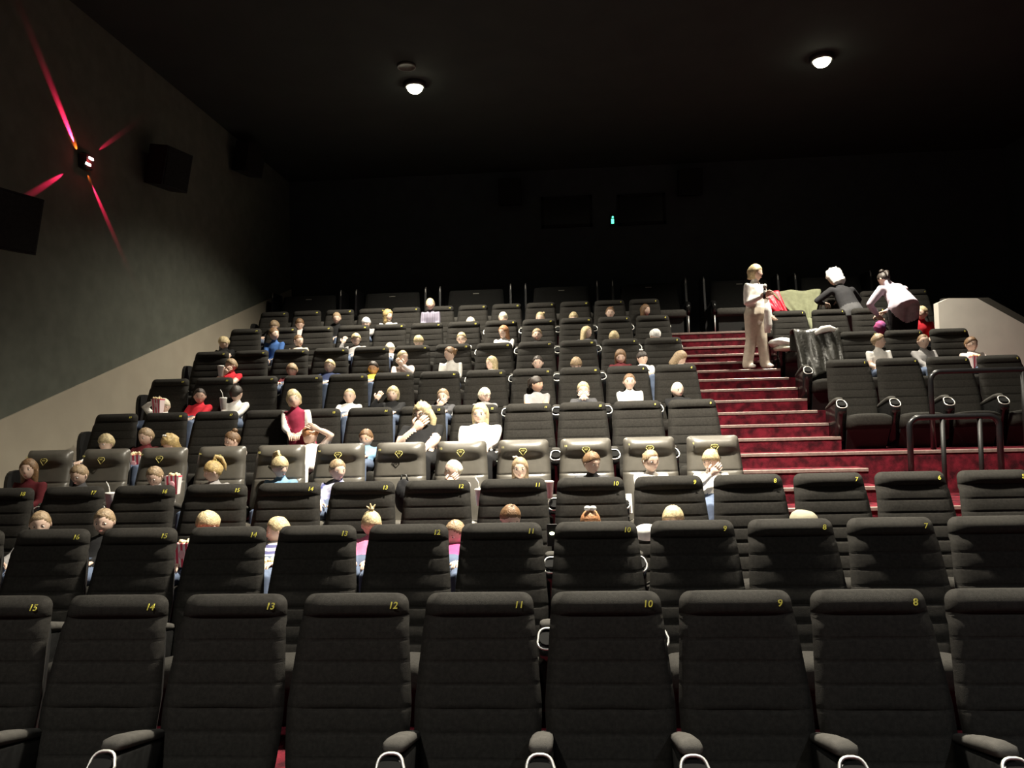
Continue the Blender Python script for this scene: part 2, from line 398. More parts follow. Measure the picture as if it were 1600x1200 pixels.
# emblem of the leather seats: a kite-shaped outline with letters
b = MB(); kite = [(-.036, .008), (-.022, .026), (.022, .026), (.036, .008), (0, -.040)]
for i in range(5):
    p, q = Vector((*kite[i], 0)), Vector((*kite[(i+1) % 5], 0)); b.tube([p, q], .0035, 5)
EMB = b.mesh('emblem', PALEY)
NUMW = 'zero one two three four five six seven eight nine ten eleven twelve thirteen fourteen fifteen sixteen seventeen eighteen nineteen'.split()
ORD = ['first', 'second', 'third', 'fourth', 'fifth', 'sixth', 'seventh', 'eighth', 'ninth', 'tenth', 'eleventh', 'twelfth']
ROWN = {1: 'front row', 2: 'second row', 3: 'third row', 5: 'row right behind the leather seats', 6: 'second row behind the leather seats',
        7: 'third row behind the leather seats', 8: 'fourth row behind the leather seats', 9: 'fifth row behind the leather seats'}
def seat(row, x, num, label, group, first=False, leather=False, arm=True):
    t = ob('cinema_seat', None, None, (x, RY[row], FL[row])); t['label'] = label; t['category'] = 'seat'; t['group'] = group
    ob('backrest', BACKL if leather else BACK, t); ob('back_shell', BSHELL, t); ob('seat_cushion', CUSHL if leather else CUSH, t); ob('pedestal', PED, t)
    for sx in ([S/2] if arm else [])+([-S/2] if first else []):
        a = ob('armrest', ARM, t, (sx, 0, 0)); ob('armrest_pad', APAD, a); ob('cup_holder_rim', CRING, a); ob('cup_well', CWELL, a)
    if first and x < 0: ob('end_panel', ENDP, t, (-.40, .12, 0))
    if num is not None:
        if leather:
            ob('seat_number', txt(str(num), .026, PALEY), t, (-.185, -.066, .985), (TA-.1, 0, 0))
            e = ob('emblem', EMB, t, (0, -.083, .945), (TA+.12, 0, 0)); ob('emblem_letters', txt('VIP', .026, PALEY, nm='emblem_letters'), e, (0, .006, .001))
        else: ob('seat_number', txt(str(num), .043 if row < 4 else .032, YELLOW, shear=.15), t, (.185, -.0335, 1.004), (TA, 0, 0))
    return t
for row, cols in ((1, range(16, 6, -1)), (2, range(17, 5, -1)), (3, range(18, 4, -1))):
    cs = list(cols)
    for c in cs:
        seat(row, colx(c), c, 'black fabric cinema seat with yellow number %s in the %s' % (NUMW[c], ROWN[row]), 'black seats in the %s' % ROWN[row], first=(c == cs[0]), arm=not (row == 1 and c == 13))
for row in range(4, 10):
    for i, c in enumerate(range(19, 7, -1)):
        if row == 4: seat(4, colx(c), c, '%s grey leather seat from the left wall, with emblem' % ORD[i], 'grey leather seats', first=(i == 0), leather=True)
        else: seat(row, colx(c), c, '%s seat from the left wall in the %s' % (ORD[i], ROWN[row]), 'black seats in the '+ROWN[row], first=(i == 0))
RX = lambda j: 3.333+.58*j
RN = {6: ('right of the stairs, row behind the handrails', 4), 7: ('right of the stairs, second row behind the handrails', 4),
      8: ('right of the stairs, third row behind the handrails', 4), 9: ('right of the stairs, fourth row behind the handrails', 5)}
for row in range(6, 10):
    for j in range(RN[row][1]):
        seat(row, RX(j), 5-j, '%s black seat from the stairs, %s' % (ORD[j], RN[row][0]), 'black seats '+RN[row][0], first=(j == 0))

# wide double seats of the back row, each between two tall side panels
def wide_seat(x, label):
    y = RY[10]; t = ob('double_seat', None, None, (x, y, FL[10])); tag(t, label, 'seat', 'wide double seats along the back wall')
    b = MB(); rg = []
    for z, hw, th in ((.36, .54, .10), (.45, .55, .12), (.8, .52, .10), (.98, .505, .09), (1.02, .50, .07), (1.035, .485, .03)):
        yy = -.30*(1.03-z); ring = []
        for i in range(13):
            u = -1+2*i/12; ring.append((u*hw, yy+.03*abs(u)**8-th*.2, z))
        for i in range(7):
            u = 1-2*i/6; ring.append((u*hw*.99, yy+th*.8, z))
        rg.append(ring)
    b.loft(rg); ob('backrest', b.mesh('backrest', nmat('dark_fabric', (.006, .006, .0055), .95, noise=.2)), t)
    b = MB(); b.box((-.56, -.80, .30), (.56, -.18, .44), bev=.03); ob('seat_cushion', b.mesh('seat_cushion', PAD), t)
    b = MB(); b.box((-.52, -.70, 0), (.52, -.15, .30)); ob('pedestal', b.mesh('pedestal', SHELL, False), t)
    b = MB(); b.box((-.055, -.052, .955), (.055, -.034, .968)); ob('name_strip', b.mesh('name_strip', PALEGREY, False), t)
    for s in (-1, 1):
        xx = s*.655
        b = MB(); poly = [(-.30, .0), (.30, .0), (.30, 1.10), (-.12, 1.10), (-.16, 1.06)]
        n_ = len(poly)
        b.add([(xx-.018, q, z) for q, z in poly]+[(xx+.018, q, z) for q, z in poly], [tuple(reversed(range(n_))), tuple(range(n_, 2*n_))]+[(i, i+n_, (i+1) % n_+n_, (i+1) % n_)[::-1] for i in range(n_)])
        pn = ob('side_panel', b.mesh('side_panel', STEEL, False), t)
        b = MB(); b.tube([(xx, -.135, .55), (xx, -.165, 1.06), (xx, -.13, 1.10)], .009, 6); ob('edge_trim', b.mesh('edge_trim', nmat('dull_metal', (.22, .21, .19), .45, metal=.6, noise=.1)), pn)
        a = MB(); a.tube([(xx-s*.06, -.30, .52), (xx-s*.06, -.62, .55), (xx-s*.06, -.74, .53), (xx-s*.06, -.77, .46), (xx-s*.06, -.75, .34)], [.045, .05, .05, .045, .035], 10); ar = ob('armrest', a.mesh('armrest', GLOSS), t)
        a = MB(); a.tube([(xx-s*.06, -.77, .0), (xx-s*.06, -.76, .33)], .011, 6); ob('leg', a.mesh('leg', CHROME), t)
for i, x in enumerate((-4.86, -3.256, -1.676, -.09, 1.50, 3.135, 4.75)):
    wide_seat(x, '%s wide double seat from the left along the back wall' % ORD[i])

# ------------------------------------------------------------------ parapet and handrails on the right
pp = [at(x, y, 11.95) for x, y in ((1466, 473), (1482, 466), (1527, 466))]
poly = [(pp[0].x, FL[5]), (pp[0].x, pp[0].z), (pp[1].x, pp[1].z), (pp[2].x, pp[2].z), (8.5, pp[2].z-(8.5-pp[2].x)*.63), (8.5, FL[5])]
b = MB(); b.prism(poly, 11.95, 12.10); pa = ob('parapet', b.mesh('parapet', PARA, False)); tag(pa, 'pale parapet wall with sloping top at the right edge', 'parapet')
dx = .24; poly2 = [(pp[1].x, FL[5]), (pp[1].x, pp[1].z+.025), (pp[2].x+dx, pp[2].z+.025), (8.58, pp[2].z+.025-(8.58-pp[2].x-dx)*.63), (8.58, FL[5])]
b = MB(); b.prism(poly2, 12.10, 12.22); ob('coping', b.mesh('coping', PARAD, False), pa)
def rail(pts, inner, label):
    b = MB(); b.tube(pts, .028, 12); o = ob('handrail', b.mesh('handrail', STEEL)); tag(o, label, 'handrail', 'black tubular handrails')
    for p, q in inner:
        b = MB(); b.tube([p, q], .022, 10); ob('post', b.mesh('post', SHELL), o)
def arch(x0, x1, y, z0, z1, r=.10):
    pts = [Vector((x0, y, z0)), Vector((x0, y, z1-r))]
    pts += [Vector((x0+r-r*math.cos(a), y, z1-r+r*math.sin(a))) for a in [R(15*i) for i in range(1, 7)]]
    pts += [Vector((x1-r+r*math.sin(a), y, z1-r+r*math.cos(a))) for a in [R(15*i) for i in range(0, 7)]]
    return pts+[Vector((x1, y, z0))]
y = 7.75; k = y/8.2
za = at(1488, 651, y).z
rail(arch(3.463*k, 4.345*k, y, FL[5]-.05, za), [((3.79*k, y, FL[5]), (3.79*k, y, za-.02)), ((4.155*k, y, FL[5]), (4.155*k, y, za-.02))], 'lower black arched handrail in front of the red platform')
y = 8.62; zb = at(1530, 579, y).z; xb = at(1456, 640, y).x
rail(arch(xb, xb+1.9, y, FL[6]-.02, zb), [((xb+.95, y, FL[6]), (xb+.95, y, zb-.02))], 'upper black handrail on the red platform before the seats')
# ------------------------------------------------------------------ people
def lerp(a, b, t): return a+(b-a)*t
def head_dirs(nu=26, nv=20):
    for i in range(nv+1):
        th = math.pi*i/nv
        for j in range(nu):
            ph = 2*math.pi*j/nu
            yield i, j, math.sin(th)*math.sin(ph), -math.sin(th)*math.cos(ph), -math.cos(th)   # ph = 0 looks at -y
def grid_faces(nu, nv):
    fs = []
    for i in range(nv):
        for j in range(nu):
            k = (j+1) % nu
            if i == 0: fs.append((j, nu+k, nu+j))
            elif i == nv-1: fs.append((i*nu+j, i*nu+k, (i+1)*nu+j))
            else: fs.append((i*nu+j, i*nu+k, (i+1)*nu+k, (i+1)*nu+j))
    return fs
def skull(x, y, z):
    """point on the head surface (unit head height) for a direction"""
    px, py, pz = x*.365, y*(.40 if y < 0 else .45), z*.5
    if pz < 0:
        t = min(1, -pz/.5); px *= 1-.38*t**1.5
        if py > 0: py *= 1-.62*t
        else: py = py*(1-.10*t)-.05*t*(1 if y < -.2 else 0)
    g = lambda cx, cz, s: math.exp(-((px-cx)**2+(pz-cz)**2)/(s*s)) if y < 0 else 0
    py -= .085*g(0, -.11, .055)+.05*g(0, -.03, .05)+.022*g(0, -.25, .08)+.02*g(0, -.42, .09)+.015*g(0, .12, .2)
    py += .032*g(.145, .0, .075)+.032*g(-.145, .0, .075)
    return Vector((px, py, pz))
NU, NV = 26, 20
HEADV = [skull(x, y, z) for i, j, x, y, z in head_dirs(NU, NV)]
HEADF = grid_faces(NU, NV)
def hair_verts(style, seed):
    rnd = random.Random(seed); a1, a2, a3 = (rnd.uniform(0, 6) for _ in range(3)); vs = []
    front = {'short': .50, 'buzz': .55, 'bowl': .24, 'bangs': .22, 'long': .46, 'tied': .52, 'bob': .40, 'curly': .42}[style]
    grow = {'short': 1.10, 'buzz': 1.035, 'bowl': 1.14, 'bangs': 1.10, 'long': 1.11, 'tied': 1.07, 'bob': 1.14, 'curly': 1.22}[style]
    for i, j, x, y, z in head_dirs(NU, NV):
        a = abs(math.atan2(x, -y)); p = skull(x, y, z)
        if y < 0: p.y = y*.40+(.0)        # ignore the face relief
        side = .02 if style in ('short', 'buzz') else (-.05 if style in ('bowl', 'tied', 'bangs') else -.35)
        back = -.52
        if a < .55: zl = front
        elif a < 1.25: zl = lerp(front, side+.12, (a-.55)/.7)
        elif a < 1.75: zl = lerp(side+.12, side-.12, (a-1.25)/.5)
        else: zl = lerp(side-.12, back, min(1, (a-1.75)/.6))
        st = 1+.018*math.sin(a*19*(1 if x > 0 else 1.2)+a1+z*5)+.014*math.sin(x*17+y*13+a2)
        if style == 'curly': st += .07*math.sin(x*11+a1+z*9)*math.sin(y*12+a2)+.05*math.sin(z*17+a3+x*8)
        if style == 'short': st += .03*max(0, z)*math.sin(j*2.4+a3)+.03*max(0, -y)*max(0, z)
        k = max(0, min(1, (z-zl)/.14+.5)); k = k*k*(3-2*k)
        q = p*(grow*st)
        if style in ('long', 'bob', 'curly') and a > 1.05 and z < .15:
            t = min(1, (.15-z)/1.1); m = min(1, (a-1.05)/.35)
            L = {'long': .62, 'bob': .20, 'curly': .45}[style]
            rr = math.hypot(x, y); f = 1/max(rr, .55)
            q2 = Vector((x*.43*f*(1-.18*t), (y*.44*f if y > 0 else y*.34*f)+.03, .5*.15-(.5*.55+L)*t))*1.0
            q2 = Vector((q2.x*st, q2.y*st, q2.z))
            if z < -.96: q2 = Vector((0, .15, q2.z))
            q = q.lerp(q2, m*min(1, t*3)); k = max(k, m)
        vs.append(p*.93*(1-k)+q*k)
    return vs
def ear(mb, side, T, mi):
    mb.ell(T @ Vector((side*.372, .03, -.03)), (.028*T.to_scale().x, .06*T.to_scale().x, .10*T.to_scale().x), mi, 8, 6, rot=T.to_3x3().normalized() @ Matrix.Rotation(side*.35, 3, 'Z'))
b = MB(); b.ell((0, 0, 0), (.062, .04, .042), 0, 10, 8); b.ell((0, -.026, 0), (.030, .018, .034), 1, 8, 6)
EYEM = {}
def eye_mesh(c):
    if c not in EYEM: EYEM[c] = b_eye.mesh('eye', [nmat('eye_white', (.75, .72, .68), .4, noise=.02), nmat('iris', c, .3, noise=.1)])
    return EYEM[c]
b_eye = b
b = MB(); b.tube([(-.055, .012, -.008), (0, -.004, .008), (.055, .012, .0)], [.008, .014, .008], 5); BROW = b
b = MB(); b.tube([(-.075, .022, .010), (-.035, .004, -.003), (0, 0, -.006), (.035, .004, -.003), (.075, .022, .010)], [.006, .017, .02, .017, .006], 6); MOUTH = b.mesh('mouth', nmat('lips', (.50, .20, .18), .5, noise=.05))
BROWS = {}
def ik(s, t, a, b_, hint):
    d = t-s; L = d.length
    if L > (a+b_)*.985: t = s+d*((a+b_)*.985/L); d = t-s; L = d.length
    if L < .05: L = .05
    x = max(-a, min(a, (a*a-b_*b_+L*L)/(2*L))); h = math.sqrt(max(0, a*a-x*x)); dn = d.normalized()
    hv = hint-dn*hint.dot(dn)
    hv = hv.normalized() if hv.length > 1e-4 else Vector((0, 0, -1))
    return s+dn*x+hv*h, t
def add_hand(mb, w, d, nrm, k, mi, side):
    d = d.normalized(); nrm = (nrm-d*nrm.dot(d)); nrm = nrm.normalized() if nrm.length > 1e-4 else d.orthogonal().normalized(); s = d.cross(nrm)*side
    mb.tube([w-d*.02*k, w+d*.01*k, w+d*.05*k, w+d*.085*k], [(.024*k, .017*k), (.032*k, .018*k), (.040*k, .015*k), (.036*k, .011*k)], 8, mi, side=s)
    for off, L in ((-.029, .058), (-.010, .072), (.010, .078), (.029, .068)):
        p = w+d*.078*k+s*off*k
        mb.tube([p, p+d*L*.45*k-nrm*.008*k, p+d*L*.75*k-nrm*.028*k, p+d*L*.9*k-nrm*.048*k], [.0098*k, .0092*k, .008*k, .006*k], 5, mi)
    p = w+d*.022*k+s*.034*k
    mb.tube([p, p+s*.026*k+d*.024*k-nrm*.008*k, p+s*.030*k+d*.055*k-nrm*.02*k], [.013*k, .011*k, .007*k], 5, mi)
def seglab(p, segs):
    best = None
    for a, c, r, mi in segs:
        d = c-a; t = max(0, min(1, (p-a).dot(d)/max(d.length_squared, 1e-8))); dist = (p-a-d*t).length-r
        if best is None or dist < best[0]: best = (dist, mi)
    return best[1]
NP = [0]
def figure(J, P, label, group=None):
    """J: joints in world space. P: sizes and colours. One continuous body with head and hands, hair and face as children."""
    NP[0] += 1; seed = NP[0]
    base = J['base']; k = P['k']; W = lambda n: J[n]-base
    mats = [skin(P['skin']), P['top'], P['leg'], P['shoe'], P.get('slv') or P['top']]
    mb = MB(); segs = []
    hip, ch, nk, hd = W('hip'), W('chest'), W('neck'), W('head')
    right = J['right']; sw = P['sw']; g = P.get('girth', 1)
    up = (nk-hip).normalized()
    def ring_tube(pts, rad, n=14): mb.tube(pts, rad, n, 0, side=right)
    mid = hip.lerp(ch, .5)
    shz = ch.lerp(nk, .62)
    ring_tube([hip-up*.06*k, hip-up*.03*k, hip, mid, ch, shz, nk-(nk-ch)*.12, nk+up*.012*k],
              [(.07*k*g, .06*k*g), (.112*k*g, .088*k*g), (.122*k*g, .098*k*g), (.110*k*g, .084*k*g), (sw*.88, .088*k*g), (sw*.92, .066*k*g), (sw*.52, .048*k), (.046*k, .042*k)])
    segs += [(hip, hip+up*.001, .115*k*g, 2 if not P.get('dress') else 1), (mid, ch, .10*k*g, 1), (ch, shz, .12*k, 1), (shz, nk-up*.01*k, .05*k, 1)]
    mb.tube([nk-up*.03*k, nk.lerp(hd, .4), nk.lerp(hd, .8)], [.045*k, .040*k, .040*k], 10)
    segs.append((nk+up*.018*k, hd, .045*k, 1 if P.get('rollneck') else 0))
    sl = P.get('sleeve', 'long')
    for s, n in ((-1, 'l'), (1, 'r')):
        S_, E_, W_ = W('sh_'+n), W('el_'+n), W('wr_'+n)
        mb.tube([ch.lerp(S_, .6), S_, S_.lerp(E_, .5), E_, E_.lerp(W_, .45), W_], [.05*k, .049*k, .043*k, .037*k, .036*k, .025*k], 9, round_ends=True)
        segs += [(S_, S_.lerp(E_, .55), .045*k, 4), (S_.lerp(E_, .6), E_, .04*k, 4 if sl == 'long' else 0), (E_.lerp(W_, .05), W_, .033*k, 4 if sl == 'long' else 0)]
        H_, K_, A_ = W('hp_'+n), W('kn_'+n), W('an_'+n); T_ = W('toe_'+n)
        fl = P.get('flare', 1)
        mb.tube([H_, H_.lerp(K_, .5), K_, K_.lerp(A_, .35), A_], [.082*k*g, .068*k*g, .052*k*g*(1+(fl-1)*.12), .050*k*g*(1+(fl-1)*.25), .036*k*fl], 10, round_ends=True)
        mb.tube([A_-(T_-A_)*.25, A_.lerp(T_, .3), T_], [(.032*k, .028*k), (.038*k, .032*k), (.034*k, .018*k)], 8, round_ends=True)
        segs += [(H_, K_, .065*k, 2 if not P.get('bareleg') else 0), (K_, A_.lerp(K_, .08), .043*k*fl, 2 if not P.get('bareleg') else 0), (A_, T_, .035*k, 3)]
    if P.get('hem'):
        hr, drop = P['hem']; ring_tube([mid, hip+up*.01, hip-up*drop*.5, hip-up*drop], [(.115*k*g, .09*k*g), (hr*.88, hr*.72), (hr*.97, hr*.8), (hr, hr*.82)])
        segs.append((hip, hip-up*drop, hr*.95, 1))
    tmp = bpy.data.objects.new('tmp', mb.mesh('tmp', mats)); col.objects.link(tmp)
    rm = tmp.modifiers.new('r', 'REMESH'); rm.mode = 'VOXEL'; rm.voxel_size = .0135*max(.9, k**.8)
    sm = tmp.modifiers.new('s', 'SMOOTH'); sm.iterations = 5; sm.factor = .5
    ev = tmp.evaluated_get(bpy.context.evaluated_depsgraph_get()); em = ev.to_mesh()
    out = MB(); out.v = [v.co.copy().to_tuple() for v in em.vertices]
    for pl in em.polygons:
        out.f.append(tuple(pl.vertices)); out.m.append(seglab(pl.center, segs))
    ev.to_mesh_clear(); me0 = tmp.data; bpy.data.objects.remove(tmp); bpy.data.meshes.remove(me0)
    # head
    h = P['h']; rot = Euler((P.get('pitch', 0), P.get('roll', 0), P.get('yaw', 0)), 'XYZ').to_matrix()
    rot = Matrix.Rotation(P.get('yaw', 0), 3, 'Z') @ Matrix.Rotation(P.get('roll', 0), 3, 'Y') @ Matrix.Rotation(P.get('pitch', 0), 3, 'X')
    T = Matrix.Translation(hd) @ rot.to_4x4() @ Matrix.Scale(h, 4)
    out.add([T @ v for v in HEADV], HEADF, 0)
    for s in (-1, 1): ear(out, s, T, 0)
    for s, n in ((-1, 'l'), (1, 'r')):
        add_hand(out, W('wr_'+n), W('wr_'+n)-W('el_'+n), J.get('palm_'+n, Vector((0, 0, 1))), k*.9, 0, s)
    o = ob('person', out.mesh('person', mats), None, base); tag(o, label, 'person', group)
    hb = MB(); vs = hair_verts(P['hair'], seed); hb.add([T @ v for v in vs], HEADF)
    for q in P.get('buns', []):
        hb.ell(T @ Vector(q[:3]), (q[3]*h, q[3]*h, q[3]*h*.9), 0, 10, 8)
    for q in P.get('tails', []):
        hb.tube([T @ Vector(u) for u in q[0]], [u*h for u in q[1]], 8, round_ends=True)
    ob('hair', hb.mesh('hair', hairm(P['hairc'])), o)
    for q in P.get('bows', []):
        xb = MB(); xb.ell(T @ Vector((q[0]-q[3]*.8, q[1], q[2])), (q[3]*h, q[3]*h*.7, q[3]*h*.8), 0, 8, 6); xb.ell(T @ Vector((q[0]+q[3]*.8, q[1], q[2])), (q[3]*h, q[3]*h*.7, q[3]*h*.8), 0, 8, 6)
        hbw = ob('hair_bow', xb.mesh('hair_bow', cloth(q[4])), o); hbw['label'] = 'small hair bow'
    if P.get('face', True):
        ic = (.03, .02, .015) if sum(P['hairc']) < .9 else (.06, .08, .10)
        bc = tuple(v*.55 for v in P['hairc'])
        if bc not in BROWS: BROWS[bc] = BROW.mesh('eyebrow', hairm(bc))
        for s in (-1, 1):
            e = ob('eye', eye_mesh(ic), o); e.matrix_local = T @ Matrix.Translation((s*.145, -.322, .005))
            e = ob('eyebrow', BROWS[bc], o); e.matrix_local = T @ Matrix.Translation((s*.145, -.375, .095)) @ Matrix.Diagonal((s, 1, 1, 1))
        e = ob('mouth', MOUTH, o); e.matrix_local = T @ Matrix.Translation((0, -.405, -.262))
    if P.get('glasses'):
        gb = MB()
        for s in (-1, 1):
            gb.tube([T @ Vector((s*.15+.085*math.cos(q*.5236), -.40, .01+.07*math.sin(q*.5236))) for q in range(13)], .010*h*1.4, 5)
            gb.tube([T @ Vector((s*.235, -.40, .02)), T @ Vector((s*.375, .0, .02))], .012*h, 5)
        gb.tube([T @ Vector((-.06, -.42, .02)), T @ Vector((.06, -.42, .02))], .012*h, 5)
        ob('glasses', gb.mesh('glasses', SHELL), o)
    return o
SK = [(.66, .45, .35), (.72, .52, .42), (.60, .38, .27), (.45, .27, .18)]
HC = {'bl': (.52, .42, .24), 'wb': (.78, .71, .55), 'lb': (.31, .22, .13), 'br': (.17, .095, .045), 'dk': (.028, .019, .014), 'gi': (.42, .20, .09), 'go': (.46, .33, .14), 'wh': (.85, .83, .78)}
C = {'white': (.80, .78, .74), 'black': (.012, .012, .013), 'maroon': (.10, .015, .02), 'red': (.55, .025, .04), 'pink': (.58, .17, .30), 'hot': (.44, .07, .19), 'rose': (.36, .04, .085), 'blue': (.05, .12, .32),
     'grey': (.28, .27, .27), 'dgrey': (.07, .07, .075), 'yellow': (.75, .52, .05), 'navy': (.02, .03, .08), 'lilac': (.62, .54, .62), 'cream': (.50, .44, .36), 'jeans': (.10, .13, .20), 'lblue': (.20, .36, .55), 'pale': (.70, .60, .56), 'teal': (.05, .30, .34)}
STRIPE = nmat('striped_cloth', (.75, .73, .72), .9, wave=((.10, .10, .22), 9, 'Z'))
PLAID = nmat('plaid_cloth', (.26, .24, .30), .9, wave=((.15, .14, .19), 11, 'X'))
PATT = nmat('printed_cloth', (.62, .62, .68), .9, c2=(.06, .07, .22), nscale=11)
FLORAL = nmat('spotted_cloth', (.75, .70, .70), .9, c2=(.35, .10, .14), nscale=16)
def topm(c):
    return {'stripe': STRIPE, 'plaid': PLAID, 'patt': PATT, 'floral': FLORAL}.get(c) or cloth(C[c])
def seated(row, x, ytop, label, hair='short', hc='bl', top='white', yaw=0, pitch=0, roll=0, pose='lap', adult=False, leg='jeans', sleeve='long', sk=1, xhip=None, dy=0, stand=False, floor=None, rowY=None, **kw):
    kk = 1.0 if not adult else 1.42; h = .192 if not adult else .222
    Y = (rowY or RY[row])-(.22 if not adult else .25)+dy
    p = at(x, ytop, Y); gr = {'curly': .60, 'buzz': .52, 'bowl': .57}.get(hair, .55)
    head = p-Vector((0, 0, gr*h))
    fl = FL[row] if floor is None else floor
    pit = R(pitch); nk = head+Vector((.0, .02+.035*math.sin(pit)*2, -.50*h-.012))
    cz = fl+.38+.085*kk
    tl = .30 if not adult else .46
    dz_ = nk.z-cz
    if stand or dz_ > tl*1.18: hipz = nk.z-tl*1.05; hipy = nk.y+.03
    else:
        hipz = cz if dz_ > .10 else nk.z-.10
        hipy = nk.y-min(.30, math.sqrt(max(0, tl*tl-(nk.z-hipz)**2)))
    hx = nk.x if xhip is None else at(xhip, ytop, Y).x
    hip = Vector((hx, hipy, hipz)); rt = Vector((1, 0, 0))
    ax = (nk-hip); sw = .125*kk if not adult else .178
    ch = hip+ax*.66; up = ax.normalized(); fw = Vector((0, -1, 0))
    J = {'base': Vector((hx, hipy, hipz)), 'hip': hip, 'chest': ch, 'neck': nk, 'head': head, 'right': rt}
    shc = nk-up*.042*kk
    for s, n in ((-1, 'l'), (1, 'r')):
        S_ = shc+rt*s*sw*.98; J['sh_'+n] = S_
        a, b_ = (.175*kk, .155*kk)
        side = None
        po = pose
        if pose == 'mouthl': po = 'mouth' if s < 0 else 'lap'
        if pose == 'mouthr': po = 'mouth' if s > 0 else 'lap'
        if pose == 'upl': po = 'up' if s < 0 else 'lap'
        if pose == 'handl': po = 'hand' if s < 0 else 'lap'
        if pose == 'upr': po = 'up' if s > 0 else 'lap'
        hint = Vector((s*.35, .2, -1)); palm = Vector((0, 0, 1))
        if po == 'lap': T_ = hip+Vector((s*.07*kk, -.20*kk, .06*kk))
        elif po == 'mouth': T_ = head+Vector((s*.035*kk, -.115*kk-.04, -.115*kk)); palm = Vector((0, -1, 0)); hint = Vector((s*.8, -.1, -.8))
        elif po == 'box': T_ = nk+Vector((s*.085*kk, -.21*kk, -.11*kk)); hint = Vector((s*.9, 0, -.6)); palm = Vector((s, 0, 0))
        elif po == 'up': T_ = head+Vector((s*.10, -.04, .06)); hint = Vector((s, 0, .3)); palm = Vector((0, 1, 0))
        elif po == 'hand': T_ = head+Vector((s*.19, -.06, -.06)); hint = Vector((s*.3, -.2, -1)); palm = Vector((0, -1, 0))
        elif po == 'side': T_ = S_+Vector((s*.14*kk, -.08, .05)); hint = Vector((s*.3, 0, -1))
        el, wr = ik(S_, T_, a, b_, hint); J['el_'+n] = el; J['wr_'+n] = wr; J['palm_'+n] = palm
        H_ = hip+rt*s*.062*kk+Vector((0, 0, -.012)); J['hp_'+n] = H_
        if stand:
            J['kn_'+n] = Vector((H_.x, H_.y-.04, max(fl+.16, H_.z-.25*kk))); J['an_'+n] = Vector((H_.x, H_.y, max(fl+.05, H_.z-.5*kk)))
        else:
            J['kn_'+n] = H_+Vector((s*.03, -.30*kk, .015)); kz = J['kn_'+n].z
            J['an_'+n] = Vector((H_.x+s*.03, H_.y-.33*kk, max(fl+.05, kz-.31*kk)))
        J['toe_'+n] = J['an_'+n]+Vector((s*.01, -.10*kk, -.015))
    P = dict(k=kk, h=h, sw=sw, skin=SK[sk], top=topm(top), leg=cloth(C[leg]), shoe=cloth((.05, .05, .055)), hair=hair, hairc=HC[hc], yaw=R(yaw), pitch=pit, roll=R(roll), sleeve=sleeve, **kw)
    return figure(J, P, label, kw.get('group'))
# rotation helpers: yaw > 0 turns the face to the right of the picture, pitch > 0 looks down
BUN = dict(buns=[(0, .12, .58, .13)]); LOWBUN = dict(buns=[(.0, .46, .20, .15)])
PONY = dict(buns=[(0, .36, .38, .10)], tails=[([(0, .38, .38), (0, .56, .28), (0, .60, -.05), (0, .52, -.30)], [.08, .10, .09, .03])])
HIPONY = dict(tails=[([(0, .15, .50), (0, .30, .68), (0, .52, .52), (0, .60, .15), (0, .56, -.1)], [.07, .10, .11, .08, .03])])
W_ = (.85, .83, .80)
def kid(row, x, y, label, **kw): return seated(row, x, y, label, **kw)
# third row
kid(3, 63, 797, 'child with light brown hair peeping over seat sixteen, second row', hair='tied', hc='lb', yaw=25, pitch=12, top='grey')
kid(3, 163, 794, 'boy in black top looking between seats sixteen and fifteen', hc='lb', yaw=10, pitch=5, top='black')
kid(3, 325, 797, 'blond child with bowl haircut looking down behind seat fourteen, second row', hair='bowl', hc='bl', yaw=-35, pitch=22, top='red')
kid(3, 434, 807, 'boy in striped shirt turned left between seats fourteen and thirteen', hc='bl', yaw=-68, pitch=8, top='stripe')
kid(3, 580, 797, 'girl in pink with a tufted topknot behind seats thirteen and twelve', hair='tied', hc='bl', yaw=-150, pitch=5, top='pink', face=False, buns=[(0, .1, .58, .10)], tails=[([(0, .1, .55), (.05, .12, .80)], [.09, .02]), ([(0, .1, .55), (-.14, .12, .74)], [.08, .02]), ([(0, .1, .55), (.18, .08, .70)], [.08, .02])])
kid(3, 711, 811, 'girl in hot pink top peeking between seats twelve and eleven', hair='tied', hc='lb', yaw=-30, pitch=15, top='hot')
kid(3, 797, 787, 'brown-haired boy bowed low behind seat eleven, second row', hc='br', yaw=20, pitch=28, top='navy')
kid(3, 922, 794, 'girl with white scrunchie topknot behind seat ten, second row', hair='tied', hc='gi', pitch=25, top='white', bows=[(0, .02, .62, .13, W_)])
kid(3, 1051, 789, 'blond boy with only eyes showing above seat nine, second row', hair='bowl', hc='bl', pitch=6, top='floral')
# leather row
kid(4, 45, 716, 'dark-haired girl in maroon hoodie on the first leather seat', hair='long', hc='br', yaw=10, top='maroon')
kid(4, 124, 725, 'boy looking down on the second leather seat', hc='lb', yaw=-10, pitch=18, top='dgrey')
kid(4, 242, 727, 'fair child bent over a red popcorn carton, third leather seat', hair='tied', hc='lb', yaw=-5, pitch=25, top='grey', pose='box')
kid(4, 333, 719, 'blond girl with high ponytail looking left on fourth leather seat', hair='bangs', hc='go', yaw=-60, pitch=14, top='grey', **HIPONY)
kid(4, 437, 712, 'blond girl in blue with ponytail looking right, fifth leather seat', hair='bangs', hc='bl', yaw=55, pitch=14, top='lblue', **HIPONY)
kid(4, 527, 717, 'brown-haired boy in blue printed shirt on the sixth leather seat', hc='lb', yaw=42, pitch=8, top='patt')
kid(4, 708, 718, 'shaven-headed child looking left on the eighth leather seat', hair='buzz', hc='wb', yaw=-62, pitch=4, top='grey', pose='mouthl')
kid(4, 812, 714, 'girl in white with small bow on the ninth leather seat', hair='long', hc='lb', pitch=2, top='white', bows=[(-.22, .0, .55, .07, W_)])
